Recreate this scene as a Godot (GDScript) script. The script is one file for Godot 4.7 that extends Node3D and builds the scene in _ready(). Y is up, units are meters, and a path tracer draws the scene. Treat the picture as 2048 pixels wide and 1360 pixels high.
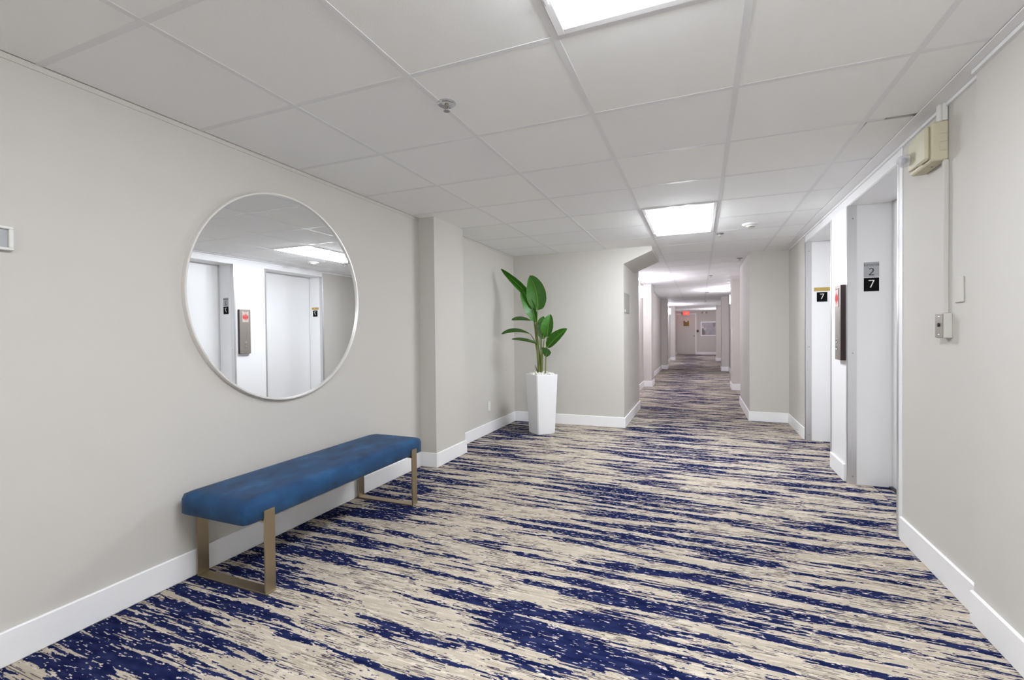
extends Node3D

# ---------------------------------------------------------------- measures (metres)
# Scene x runs across the lobby, y is up, depth Z of the notes runs down the corridor (world z = -Z).
const EYE := 1.1756
const CEIL := 2.206
const TILE := 0.61
const GX := -1.685          # first long ceiling runner
const GZ := 0.9623          # a cross row of the ceiling grid
const WL := -2.318          # face of the left lobby wall
const WR := 1.045           # face of the right lobby wall
const REAR := -4.2
const ALCOVE := 5.77
const END := 25.6

var M := {}
var names := {}
var rng := RandomNumberGenerator.new()


# ---------------------------------------------------------------- naming helpers
func numbered(called: String) -> String:
	var n: int = names.get(called, -1) + 1
	names[called] = n
	return called if n == 0 else "%s_%03d" % [called, n]


func tag(o: Node, label: String, category: String, group := "", kind := "") -> Node:
	if label: o.set_meta("label", label)
	if category: o.set_meta("category", category)
	if group: o.set_meta("group", group)
	if kind: o.set_meta("kind", kind)
	return o


func thing(called: String, label: String, category: String, at := Vector3.ZERO, turn := 0.0, group := "") -> Node3D:
	var o := Node3D.new()
	o.name = numbered(called)
	add_child(o)
	o.position = at
	o.rotation.y = turn
	tag(o, label, category, group)
	return o


func setting(called: String, label: String, category: String) -> Node3D:
	var o := Node3D.new()
	o.name = called
	add_child(o)
	tag(o, label, category, "", "structure")
	return o


func put(called: String, mesh: Mesh, m: Material, parent: Node, at := Vector3.ZERO, label := "") -> MeshInstance3D:
	var o := MeshInstance3D.new()
	o.name = called if parent != self else numbered(called)
	o.mesh = mesh
	o.material_override = m
	o.position = at
	o.cast_shadow = GeometryInstance3D.SHADOW_CASTING_SETTING_ON
	if label: o.set_meta("label", label)
	parent.add_child(o, true)
	return o


# ---------------------------------------------------------------- mesh helpers
func begin() -> SurfaceTool:
	var st := SurfaceTool.new()
	st.begin(Mesh.PRIMITIVE_TRIANGLES)
	return st


# a flat polygon, given anticlockwise as seen from its front
func face(st: SurfaceTool, p: Array) -> void:
	var n: Vector3 = (p[1] - p[0]).cross(p[2] - p[0]).normalized()
	for i in range(1, p.size() - 1):
		for v in [p[0], p[i + 1], p[i]]:
			st.set_normal(n)
			st.set_uv(Vector2(v.x + v.z, v.y))
			st.add_vertex(v)


# box between two corners with chamfered edges
func block(st: SurfaceTool, a: Vector3, b: Vector3, c := 0.0) -> void:
	var lo := Vector3(minf(a.x, b.x), minf(a.y, b.y), minf(a.z, b.z))
	var hi := Vector3(maxf(a.x, b.x), maxf(a.y, b.y), maxf(a.z, b.z))
	var s := hi - lo
	var k := minf(c, minf(s.x, minf(s.y, s.z)) * 0.49)
	var mid := (lo + hi) * 0.5
	var h := s * 0.5
	for ax in 3:
		var u := (ax + 1) % 3
		var w := (ax + 2) % 3
		for sg in [1.0, -1.0]:
			var quad := []
			for q in [[-1, -1], [1, -1], [1, 1], [-1, 1]]:
				var v := Vector3.ZERO
				v[ax] = sg * h[ax]
				v[u] = q[0] * (h[u] - k)
				v[w] = q[1] * (h[w] - k)
				quad.append(mid + v)
			if sg < 0: quad.reverse()
			face(st, quad)
	if k <= 0.0: return
	for ax in 3:
		var u := (ax + 1) % 3
		var w := (ax + 2) % 3
		for su in [1.0, -1.0]:
			for sw in [1.0, -1.0]:
				var quad := []
				for q in [[-1, 0], [1, 0], [1, 1], [-1, 1]]:
					var v := Vector3.ZERO
					v[ax] = q[0] * (h[ax] - k)
					v[u] = su * (h[u] - (k if q[1] else 0.0))
					v[w] = sw * (h[w] - (0.0 if q[1] else k))
					quad.append(mid + v)
				if su * sw < 0: quad.reverse()
				face(st, quad)
	for sx in [1.0, -1.0]:
		for sy in [1.0, -1.0]:
			for sz in [1.0, -1.0]:
				var t := [mid + Vector3(sx * h.x, sy * (h.y - k), sz * (h.z - k)), mid + Vector3(sx * (h.x - k), sy * h.y, sz * (h.z - k)), mid + Vector3(sx * (h.x - k), sy * (h.y - k), sz * h.z)]
				if sx * sy * sz < 0: t.reverse()
				face(st, t)


func box_mesh(a: Vector3, b: Vector3, c := 0.0) -> ArrayMesh:
	var st := begin()
	block(st, a, b, c)
	return st.commit()


# profile of (radius, height) points turned round the y axis, bottom to top outside
func lathe(st: SurfaceTool, prof: Array, seg := 32, xf := Transform3D.IDENTITY) -> void:
	for i in prof.size() - 1:
		var p: Vector2 = prof[i]
		var q: Vector2 = prof[i + 1]
		var d := q - p
		var n2 := Vector2(d.y, -d.x).normalized()
		for s in seg:
			var a0 := TAU * s / seg
			var a1 := TAU * (s + 1) / seg
			var vs := []
			for e in [[p, a0], [q, a0], [q, a1], [p, a1]]:
				var r: Vector2 = e[0]
				vs.append([Vector3(r.x * cos(e[1]), r.y, r.x * sin(e[1])), Vector3(n2.x * cos(e[1]), n2.y, n2.x * sin(e[1]))])
			for k in [0, 2, 1, 0, 3, 2]:
				st.set_normal((xf.basis * vs[k][1]).normalized())
				st.set_uv(Vector2(float(s) / seg, float(i) / prof.size()))
				st.add_vertex(xf * vs[k][0])


# round tube along points with a radius at each
func tube(st: SurfaceTool, pts: Array, radii: Array, seg := 8) -> void:
	var rings := []
	var ref := Vector3(0.31, 0.2, 0.93).normalized()
	for i in pts.size():
		var t: Vector3 = (pts[mini(i + 1, pts.size() - 1)] - pts[maxi(i - 1, 0)]).normalized()
		var x := t.cross(ref).normalized()
		var y := x.cross(t).normalized()
		var ring := []
		for s in seg:
			var a := TAU * s / seg
			var n := x * cos(a) + y * sin(a)
			ring.append([pts[i] + n * radii[i], n])
		rings.append(ring)
	for i in rings.size() - 1:
		for s in seg:
			var e := (s + 1) % seg
			for v in [rings[i][s], rings[i + 1][e], rings[i + 1][s], rings[i][s], rings[i][e], rings[i + 1][e]]:
				st.set_normal(v[1])
				st.set_uv(Vector2(float(s) / seg, float(i) / rings.size()))
				st.add_vertex(v[0])
	for cap in [[rings[0], true], [rings[-1], false]]:
		var poly := []
		for v in cap[0]: poly.append(v[0])
		if not cap[1]: poly.reverse()
		face(st, poly)


func bezier(a: Vector3, b: Vector3, c: Vector3, n: int) -> Array:
	var out := []
	for i in n + 1:
		var t := float(i) / n
		out.append(a.lerp(b, t).lerp(b.lerp(c, t), t))
	return out


func ramp(n: int, a: float, b: float) -> Array:
	var out := []
	for i in n + 1: out.append(lerpf(a, b, float(i) / n))
	return out


# ---------------------------------------------------------------- materials
func rgb(r: int, g: int, b: int) -> Color:
	return Color8(r, g, b)


func paint(called: String, c: Color, rough := 0.6, metal := 0.0) -> StandardMaterial3D:
	var m := StandardMaterial3D.new()
	m.resource_name = called
	m.albedo_color = c
	m.roughness = rough
	m.metallic = metal
	M[called] = m
	return m


func noise(sd: int, freq: float, oct := 3) -> FastNoiseLite:
	var n := FastNoiseLite.new()
	n.seed = sd
	n.noise_type = FastNoiseLite.TYPE_SIMPLEX_SMOOTH
	n.frequency = freq
	n.fractal_octaves = oct
	return n


func noise_tex(sd: int, freq: float, size: int, oct: int, stops: Array) -> NoiseTexture2D:
	var t := NoiseTexture2D.new()
	t.width = size
	t.height = size
	t.seamless = true
	t.noise = noise(sd, freq, oct)
	if stops:
		var g := Gradient.new()
		g.offsets = PackedFloat32Array(stops.map(func(s): return s[0]))
		g.colors = PackedColorArray(stops.map(func(s): return s[1]))
		t.color_ramp = g
	return t


func bump_tex(sd: int, freq: float, size: int, strength: float) -> NoiseTexture2D:
	var t := NoiseTexture2D.new()
	t.width = size
	t.height = size
	t.seamless = true
	t.as_normal_map = true
	t.bump_strength = strength
	t.noise = noise(sd, freq, 3)
	return t


func relief(m: StandardMaterial3D, t: Texture2D, scale: float, strength: float) -> void:
	m.normal_enabled = true
	m.normal_texture = t
	m.normal_scale = strength
	m.uv1_triplanar = true
	m.uv1_world_triplanar = true
	m.uv1_scale = Vector3.ONE * scale


# noise stretched along the picture's width, as bytes
func streaks(sd: int, w: int, h: int, long: float, thick: float, oct: int) -> PackedByteArray:
	var narrow := maxi(8, int(ceil(w * thick / long)))
	var im := noise(sd, 1.0 / thick, oct).get_image(narrow, h)
	im.resize(w, h, Image.INTERPOLATE_CUBIC)
	im.convert(Image.FORMAT_L8)
	return im.get_data()


# woven carpet: navy brush strokes across the lobby on a beige ground
const CARPET_X := 3.6
const CARPET_Z := 4.0
func carpet_texture() -> ImageTexture:
	var w := 1536
	var h := 2048
	var major := streaks(11, w, h, 430.0, 46.0, 3)
	var minor := streaks(12, w, h, 150.0, 12.0, 2)
	var fleck := streaks(13, w, h, 24.0, 6.0, 3)
	var tone := streaks(14, w, h, 330.0, 14.0, 3)
	var blot := streaks(15, w, h, 60.0, 9.0, 3)
	var drift := streaks(16, w, h, 900.0, 170.0, 2)
	var thin := streaks(17, w, h, 60.0, 2.4, 2)
	var gate := streaks(18, w, h, 170.0, 46.0, 2)
	var dab := streaks(20, w, h, 26.0, 8.0, 2)
	var dye := streaks(19, w, h, 60.0, 22.0, 2)
	# how much navy the design carries at each place across its width
	var share := PackedFloat32Array()
	share.resize(w * 2)
	for i in w * 2:
		var x := -2.4 + CARPET_X * float(i - w / 2) / w
		share[i] = 0.62 * exp(-pow((x + 2.35) / 0.6, 2.0)) + 0.58 * exp(-pow((x + 0.36) / 0.52, 2.0)) + 0.33 * exp(-pow((x - 0.95) / 0.55, 2.0))
	var out := PackedByteArray()
	out.resize(w * h * 3)
	var i := 0
	var o := 0
	for y in h:
		for x in w:
			var fl := fleck[i] / 255.0
			var near := share[x + w / 2 + (drift[i] - 128) * 2]
			var v := near + (major[i] - 128) * 0.0064 + (minor[i] - 128) * 0.0034 + (fl - 0.5) * 0.28
			var r: float
			var g: float
			var b: float
			var grain := ((x * 7919 + y * 104729 + (x * y) % 613) % 23) - 11
			if v > 0.40 or (dab[i] > 194 and v > 0.06):
				var k := (dye[i] - 110) * 0.0034
				r = 28.0 + 38.0 * k
				g = 34.0 + 38.0 * k
				b = 69.0 + 42.0 * k
				if fl < 0.27 and v < 1.0:
					r = 214.0; g = 202.0; b = 190.0
			else:
				var k := (tone[i] - 128) * 0.0030
				r = 184.0 + 38.0 * k
				g = 173.0 + 38.0 * k
				b = 157.0 + 42.0 * k
				if blot[i] > 172:
					r += 18.0; g += 19.0; b += 20.0
				elif thin[i] > 165 and gate[i] > 116:
					r = 56.0; g = 51.0; b = 62.0
				elif thin[i] < 76:
					r -= 16.0; g -= 16.0; b -= 14.0
				if v > 0.34:
					r += 14.0; g += 11.0; b += 9.0
				r += grain * 0.7; g += grain * 0.7; b += grain * 0.7
			out[o] = clampi(int(r), 0, 255)
			out[o + 1] = clampi(int(g), 0, 255)
			out[o + 2] = clampi(int(b), 0, 255)
			i += 1
			o += 3
	return ImageTexture.create_from_image(Image.create_from_data(w, h, false, Image.FORMAT_RGB8, out))


func leaf_texture(base: Color, vein: Color, sd: int) -> ImageTexture:
	var im := Image.create(128, 256, false, Image.FORMAT_RGB8)
	var n := noise(sd, 0.05, 3)
	for y in 256:
		for x in 128:
			var side := absf(x - 63.5) / 63.5
			var along := y * 0.28 + side * 9.0
			var stripe := pow(absf(sin(along)), 14.0)
			var k := clampf(0.30 * stripe + 0.25 * (n.get_noise_2d(x, y * 0.6)) + (0.75 if side < 0.035 else 0.0), 0.0, 1.0)
			im.set_pixel(x, y, base.lerp(vein, k))
	return ImageTexture.create_from_image(im)


# the lens of a troffer: two lamp tubes seen through a prismatic sheet
func lens_texture() -> ImageTexture:
	var im := Image.create(128, 8, false, Image.FORMAT_RGB8)
	for x in 128:
		var p := (x + 0.5) / 128.0
		var k := 0.80 + 0.5 * (exp(-pow((p - 0.2) / 0.1, 2.0)) + exp(-pow((p - 0.8) / 0.1, 2.0)))
		k = minf(k, 1.0)
		for y in 8: im.set_pixel(x, y, Color(k, k, k))
	return ImageTexture.create_from_image(im)


func materials() -> void:
	var wall := paint("wall_paint", rgb(204, 200, 193), 0.75)
	relief(wall, bump_tex(3, 0.05, 512, 3.0), 1.6, 0.06)
	paint("white_trim", rgb(248, 247, 247), 0.4)
	paint("white_metal_paint", rgb(240, 239, 239), 0.35)
	paint("tile_a", rgb(248, 248, 247), 0.9)
	paint("tile_b", rgb(246, 246, 246), 0.9)
	paint("tile_c", rgb(249, 249, 247), 0.9)
	for k in ["tile_a", "tile_b", "tile_c"]:
		relief(M[k], bump_tex(6, 0.11, 512, 2.0), 2.5, 0.15)
	paint("grid_metal", rgb(234, 234, 235), 0.4)
	paint("plenum", rgb(34, 33, 33), 0.9)
	paint("aluminium", rgb(218, 217, 217), 0.28, 0.7)
	paint("steel", rgb(158, 151, 142), 0.42, 0.7)
	paint("plaque_grey", rgb(150, 148, 140), 0.6, 0.3)
	paint("chrome", rgb(205, 206, 210), 0.15, 1.0)
	paint("dark_metal", rgb(52, 52, 55), 0.4, 0.6)
	paint("black_plastic", rgb(20, 20, 23), 0.35)
	paint("maroon_plastic", rgb(44, 14, 18), 0.3)
	paint("cream_plastic", rgb(206, 199, 172), 0.5)
	paint("white_plastic", rgb(226, 225, 220), 0.45)
	paint("sign_grey", rgb(172, 173, 176), 0.5)
	paint("sign_black", rgb(14, 14, 15), 0.6).metallic_specular = 0.2
	paint("ink", rgb(28, 28, 30), 0.6)
	paint("sign_white", rgb(240, 238, 234), 0.6)
	paint("brass", rgb(196, 168, 100), 0.4, 0.6)
	paint("red_print", rgb(196, 40, 44), 0.6)
	paint("pink_print", rgb(196, 180, 174), 0.6)
	paint("mirror_glass", rgb(243, 245, 246), 0.0, 1.0)
	paint("frame_silver", rgb(232, 229, 224), 0.35, 0.3)
	var brushed := paint("champagne_metal", rgb(170, 156, 130), 0.36, 0.95)
	brushed.uv1_triplanar = true
	brushed.uv1_scale = Vector3(3.0, 30.0, 30.0)
	brushed.roughness_texture = noise_tex(31, 0.03, 256, 3, [[0.0, Color(0.75, 0.75, 0.75)], [1.0, Color(1, 1, 1)]])
	brushed.roughness = 0.42
	var velvet := paint("blue_velvet", Color.WHITE, 0.85)
	velvet.albedo_texture = noise_tex(21, 0.006, 512, 4, [[0.0, rgb(3, 32, 62)], [0.34, rgb(7, 56, 95)], [0.66, rgb(11, 64, 104)], [1.0, rgb(28, 84, 126)]])
	velvet.uv1_triplanar = true
	velvet.uv1_scale = Vector3(2.1, 2.1, 1.3)
	velvet.rim_enabled = true
	velvet.rim = 0.12
	velvet.rim_tint = 0.8
	paint("pot_white", rgb(238, 238, 238), 0.35)
	paint("pebble_white", rgb(234, 232, 226), 0.6)
	paint("soil", rgb(120, 112, 100), 0.95)
	paint("stem_green", rgb(116, 128, 66), 0.6)
	paint("rib_green", rgb(138, 176, 74), 0.5)
	paint("sheath_brown", rgb(112, 112, 62), 0.7)
	for k in [["leaf_green", rgb(56, 116, 28), rgb(112, 164, 62), 41]]:
		var m := paint(k[0], Color.WHITE, 0.38)
		m.albedo_texture = leaf_texture(k[1], k[2], k[3])
		m.backlight_enabled = true
		m.backlight = Color(0.10, 0.18, 0.05)
	var carpet := paint("carpet", Color.WHITE, 1.0)
	carpet.albedo_texture = carpet_texture()
	carpet.metallic_specular = 0.1
	var lens := paint("lens_glow", rgb(245, 245, 245), 0.5)
	lens.emission_enabled = true
	lens.emission_texture = lens_texture()
	lens.emission = Color.BLACK
	lens.emission_energy_multiplier = 0.5
	var shade := paint("sconce_shade_glow", rgb(245, 245, 245), 0.5)
	shade.emission_enabled = true
	shade.emission = Color(1, 0.98, 0.99)
	shade.emission_energy_multiplier = 3.0
	var exit := paint("exit_sign_glow", rgb(210, 60, 50), 0.5)
	exit.emission_enabled = true
	exit.emission = Color(0.95, 0.22, 0.17)
	exit.emission_energy_multiplier = 0.7
	var clear := paint("clear_plastic", Color(0.93, 0.93, 0.97, 0.35), 0.05)
	clear.transparency = BaseMaterial3D.TRANSPARENCY_ALPHA
	var pane := paint("picture_glass", Color(0.9, 0.9, 0.92, 0.12), 0.02)
	pane.transparency = BaseMaterial3D.TRANSPARENCY_ALPHA


# ---------------------------------------------------------------- camera and light
func camera_and_light() -> void:
	var yaw := 0.3866
	var pitch := -0.0141
	var roll := -0.0098
	var right := Vector3(cos(yaw), 0, -sin(yaw))
	var ahead := Vector3(-sin(yaw), 0, -cos(yaw))
	var f := ahead * cos(pitch) + Vector3.UP * sin(pitch)
	var u := Vector3.UP * cos(pitch) - ahead * sin(pitch)
	var r2 := right * cos(roll) + u * sin(roll)
	var u2 := u * cos(roll) - right * sin(roll)
	var cam := Camera3D.new()
	cam.name = "camera"
	cam.fov = rad_to_deg(2.0 * atan(680.0 / 924.07))
	cam.near = 0.05
	cam.far = 60.0
	cam.transform = Transform3D(Basis(r2, u2, -f), Vector3(0, EYE, 0))
	cam.current = true
	add_child(cam)
	var e := Environment.new()
	e.background_mode = Environment.BG_COLOR
	e.background_color = Color(0.02, 0.02, 0.02)
	e.tonemap_mode = Environment.TONE_MAPPER_LINEAR
	e.tonemap_exposure = 2.1
	e.sdfgi_enabled = true
	e.ssao_enabled = true
	e.ssil_enabled = true
	var w := WorldEnvironment.new()
	w.name = "environment"
	w.environment = e
	add_child(w)


const TROFFER_LIGHT := 3.0
const TUBE_LIGHT := 0.075
const SCONCE_LIGHT := 0.72


# ---------------------------------------------------------------- the shell
func wall_piece(parent: Node, called: String, x0: float, x1: float, z0: float, z1: float, m: Material, y0 := -0.02, y1 := 2.5) -> void:
	put(called, box_mesh(Vector3(x0, y0, -z0), Vector3(x1, y1, -z1)), m, parent)


func skirting(parent: Node, x0: float, x1: float, z0: float, z1: float, h := 0.128) -> void:
	put("baseboard", box_mesh(Vector3(x0, 0.0, -z0), Vector3(x1, h, -z1), 0.004), M.white_trim, parent)


func shell() -> void:
	# carpeted floor with the design laid out in metres
	var st := begin()
	var a := Vector3(-2.7, 0, -REAR + 0.2)
	var b := Vector3(1.6, 0, -END - 0.3)
	for v in [Vector3(a.x, 0, b.z), Vector3(b.x, 0, b.z), Vector3(b.x, 0, a.z), Vector3(a.x, 0, b.z), Vector3(b.x, 0, a.z), Vector3(a.x, 0, a.z)]:
		st.set_normal(Vector3.UP)
		st.set_uv(Vector2((v.x + 2.4) / CARPET_X, -v.z / CARPET_Z))
		st.add_vertex(v)
	block(st, Vector3(a.x, -0.12, a.z), Vector3(b.x, -0.002, b.z))
	var fl := put("floor", st.commit(), M.carpet, self)
	tag(fl, "beige carpet with ragged navy blue streaks running across lobby and corridor", "carpet", "", "structure")

	var wl := setting("wall_left", "greige painted lobby wall behind the round mirror and blue bench", "wall")
	wall_piece(wl, "wall_panel", WL - 0.3, WL, REAR - 0.2, ALCOVE + 0.2, M.wall_paint)
	wall_piece(wl, "pilaster", WL, -2.158, 3.509, 4.045, M.wall_paint)

	var wa := setting("wall_alcove", "greige painted wall behind the white planter, ending at the corridor corner", "wall")
	wall_piece(wa, "wall_panel", WL, -0.867, ALCOVE, 7.29, M.wall_paint)
	# sloping bracket of boxed-in plaster under the ceiling at the corridor corner
	st = begin()
	var p := [Vector3(-0.867, 2.014, -ALCOVE), Vector3(-0.53, 2.155, -ALCOVE), Vector3(-0.53, 2.24, -ALCOVE), Vector3(-0.867, 2.24, -ALCOVE)]
	var q := []
	for v in p: q.append(v + Vector3(0, 0, -1.0))
	face(st, p)
	face(st, [q[3], q[2], q[1], q[0]])
	for i in 4: face(st, [p[i], q[i], q[(i + 1) % 4], p[(i + 1) % 4]])
	put("soffit_bracket", st.commit(), M.wall_paint, wa)

	var wc := setting("wall_corridor_left", "pale corridor wall with pilasters on the planter side", "wall")
	wall_piece(wc, "wall_panel", -1.5, -1.135, 7.2, END + 0.2, M.wall_paint)
	for z in [10.3, 15.35, 20.2]:
		wall_piece(wc, "pilaster", -1.135, -0.965, z, z + 0.55, M.wall_paint)

	var wr := setting("wall_right", "greige painted wall with two elevator openings and a white pier", "wall")
	wall_piece(wr, "wall_panel", 1.015, 1.45, REAR - 0.2, 2.40, M.wall_paint)
	wall_piece(wr, "wall_panel", WR, 1.45, 2.40, 3.20, M.wall_paint)
	wall_piece(wr, "white_jamb", WR - 0.004, 1.45, 3.20, 3.262, M.white_metal_paint)
	wall_piece(wr, "white_pier", WR, 1.45, 4.235, 4.715, M.white_metal_paint)
	wall_piece(wr, "wall_panel", WR, 1.45, 5.765, 6.755, M.wall_paint)
	wall_piece(wr, "white_header", WR, 1.45, 3.262, 4.235, M.white_metal_paint, 2.123, 2.5)
	wall_piece(wr, "white_header", WR, 1.45, 4.715, 5.765, M.white_metal_paint, 2.123, 2.5)

	var wk := setting("wall_corridor_right", "pale corridor wall with pilasters beyond the elevators", "wall")
	wall_piece(wk, "wall_panel", 0.599, 1.45, 6.755, 8.3, M.wall_paint)
	wall_piece(wk, "wall_panel", 0.785, 1.2, 8.3, END + 0.2, M.wall_paint)
	for z in [10.2, 15.0, 20.1]:
		wall_piece(wk, "pilaster", 0.595, 0.785, z, z + 0.55, M.wall_paint)

	var we := setting("wall_end", "pale wall closing the far end of the corridor", "wall")
	wall_piece(we, "wall_panel", -1.6, 1.3, END, END + 0.25, M.wall_paint)
	var wb := setting("wall_rear", "greige lobby wall closing the near end", "wall")
	wall_piece(wb, "wall_panel", WL - 0.3, 1.5, REAR - 0.2, REAR, M.wall_paint)

	# baseboards
	var t := 0.015
	var bl := setting("baseboard_left", "white baseboard along the lobby wall and its pilaster", "baseboard")
	skirting(bl, WL, WL + t, REAR, 3.509 - t)
	skirting(bl, WL, -2.158 + t, 3.509 - t, 3.509)
	skirting(bl, -2.158, -2.158 + t, 3.509, 4.045 + t)
	skirting(bl, WL, -2.158, 4.045, 4.045 + t)
	skirting(bl, WL, WL + t, 4.045 + t, ALCOVE)
	var ba := setting("baseboard_alcove", "white baseboard behind the planter turning into the corridor", "baseboard")
	skirting(ba, WL + t, -0.867 + t, ALCOVE - t, ALCOVE)
	skirting(ba, -0.867, -0.867 + t, ALCOVE, 7.29 + t)
	skirting(ba, -1.135, -0.867, 7.29, 7.29 + t)
	var bc := setting("baseboard_corridor_left", "white baseboard stepping round the corridor pilasters on the planter side", "baseboard")
	var z0 := 7.29 + t
	for z in [10.3, 15.35, 20.2]:
		skirting(bc, -1.135, -1.135 + t, z0, z - t)
		skirting(bc, -1.135, -0.965 + t, z - t, z)
		skirting(bc, -0.965, -0.965 + t, z, z + 0.55 + t)
		z0 = z + 0.55
	skirting(bc, -1.135, -1.135 + t, z0, END)
	var br := setting("baseboard_right", "white baseboard stepping along the elevator wall", "baseboard")
	skirting(br, 1.015 - t, 1.015, REAR, 2.40)
	skirting(br, WR - t, WR, 2.40, 3.20, 0.132)
	skirting(br, WR - t, WR, 4.30, 4.70, 0.132)
	skirting(br, WR - t, WR, 5.80, 6.755 - t)
	var bk := setting("baseboard_corridor_right", "white baseboard stepping round the corridor pilasters beyond the elevators", "baseboard")
	skirting(bk, 0.599 - t, WR, 6.755 - t, 6.755)
	skirting(bk, 0.599 - t, 0.599, 6.755, 8.3)
	z0 = 8.3
	for z in [10.2, 15.0, 20.1]:
		skirting(bk, 0.785 - t, 0.785, z0, z - t)
		skirting(bk, 0.595 - t, 0.785, z - t, z)
		skirting(bk, 0.595 - t, 0.595, z, z + 0.55 + t)
		z0 = z + 0.55
	skirting(bk, 0.785 - t, 0.785, z0, END)
	var be := setting("baseboard_end", "white baseboard beside the door at the corridor end", "baseboard")
	skirting(be, -0.17, 0.785, END - t, END)


func in_room(x: float, z: float) -> bool:
	if z < ALCOVE: return x > WL and x < WR
	if z < 6.755: return x > -0.867 and x < WR
	if z < 7.29: return x > -0.867 and x < 0.599
	return x > -1.135 and x < 0.785


func lamp_cell(i: int, k: int) -> bool:
	return i == 3 and k in [-7, -6, -1, 0, 5, 6]


func ceiling() -> void:
	var ce := setting("ceiling", "suspended ceiling of square white tiles in a metal grid", "ceiling")
	put("ceiling_slab", box_mesh(Vector3(-2.7, 2.5, -REAR + 0.2), Vector3(1.6, 2.65, -END - 0.3)), M.plenum, ce)
	var shared := {}
	var shades := [M.tile_a, M.tile_b, M.tile_c]
	# columns of tiles between runners; 0 and 6 are cut at the walls
	for k in range(-9, 41):
		var z0 := GZ + TILE * k
		var z1 := z0 + TILE
		for i in 6:
			var x0 := GX + TILE * (i - 1) if i > 0 else WL + 0.002
			var x1 := GX + TILE * i if i < 5 else WR - 0.002
			if lamp_cell(i, k): continue
			var cz0 := maxf(z0, REAR)
			var cz1 := minf(z1, END)
			if cz1 - cz0 < 0.02 or not (in_room((x0 + x1) * 0.5, (cz0 + cz1) * 0.5) or in_room(x0 + 0.03, cz0 + 0.03) or in_room(x1 - 0.03, cz0 + 0.03)): continue
			var sx := x1 - x0 - 0.008
			var sz := cz1 - cz0 - 0.008
			var key := "%.3f %.3f" % [sx, sz]
			if not shared.has(key):
				shared[key] = box_mesh(Vector3(-sx / 2, 0.0, -sz / 2), Vector3(sx / 2, 0.015, sz / 2), 0.002)
			var o := put("ceiling_tile", shared[key], shades[rng.randi_range(0, 2)], ce, Vector3((x0 + x1) / 2, CEIL + 0.0012, -(cz0 + cz1) / 2))
			if i == 5 and k == 3:      # a cut tile that has slipped askew beside the elevator wall
				o.rotation.y = 0.045
				o.position.z -= 0.022
	# main runners along the corridor, cross tees between them
	for i in 6:
		var x := GX + TILE * i
		if x > 1.0: continue
		var from := REAR
		var to := ALCOVE
		if x > -0.85: to = END
		if x > 0.7: to = 6.755
		put("main_runner", box_mesh(Vector3(x - 0.012, CEIL, -from), Vector3(x + 0.012, CEIL + 0.001, -to)), M.grid_metal, ce)
		put("runner_web", box_mesh(Vector3(x - 0.0015, CEIL + 0.002, -from), Vector3(x + 0.0015, CEIL + 0.03, -to)), M.grid_metal, ce)
	for k in range(-8, 41):
		var z := GZ + TILE * k
		var x0 := WL
		var x1 := WR - 0.08
		if z > ALCOVE: x0 = -0.867
		if z > 6.755: x1 = 0.599
		if z > 7.29: x0 = -1.135
		if z > 8.3: x1 = 0.785
		if k in [-6, 0, 6]:
			put("cross_tee", box_mesh(Vector3(x0, CEIL + 0.0002, -z + 0.012), Vector3(-0.475, CEIL + 0.001, -z - 0.012)), M.grid_metal, ce)
			put("cross_tee", box_mesh(Vector3(0.155, CEIL + 0.0002, -z + 0.012), Vector3(x1, CEIL + 0.001, -z - 0.012)), M.grid_metal, ce)
		else:
			if k == 3: x1 = 0.84      # the tee has dropped out under the slipped tile
			put("cross_tee", box_mesh(Vector3(x0, CEIL + 0.0002, -z + 0.012), Vector3(x1, CEIL + 0.001, -z - 0.012)), M.grid_metal, ce)

	var tr := setting("trim_1", "wide white metal ceiling edge strip above the elevator wall", "trim")
	put("edge_strip", box_mesh(Vector3(0.962, CEIL - 0.006, -REAR), Vector3(1.036, CEIL - 0.001, -6.755), 0.001), M.white_metal_paint, tr)
	put("wall_angle", box_mesh(Vector3(1.0, CEIL - 0.022, -REAR), Vector3(1.015, CEIL - 0.007, -2.40)), M.white_metal_paint, tr)
	put("wall_angle", box_mesh(Vector3(WR - 0.012, CEIL - 0.022, -2.40), Vector3(WR, CEIL - 0.007, -6.755)), M.white_metal_paint, tr)
	var tl := setting("trim_2", "thin metal angle where ceiling meets the mirror wall", "trim")
	put("wall_angle", box_mesh(Vector3(WL, CEIL - 0.022, -REAR), Vector3(WL + 0.004, CEIL, -3.509)), M.wall_paint, tl)
	put("wall_angle", box_mesh(Vector3(WL, CEIL - 0.02, -4.045), Vector3(WL + 0.004, CEIL, -ALCOVE)), M.wall_paint, tl)


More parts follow.
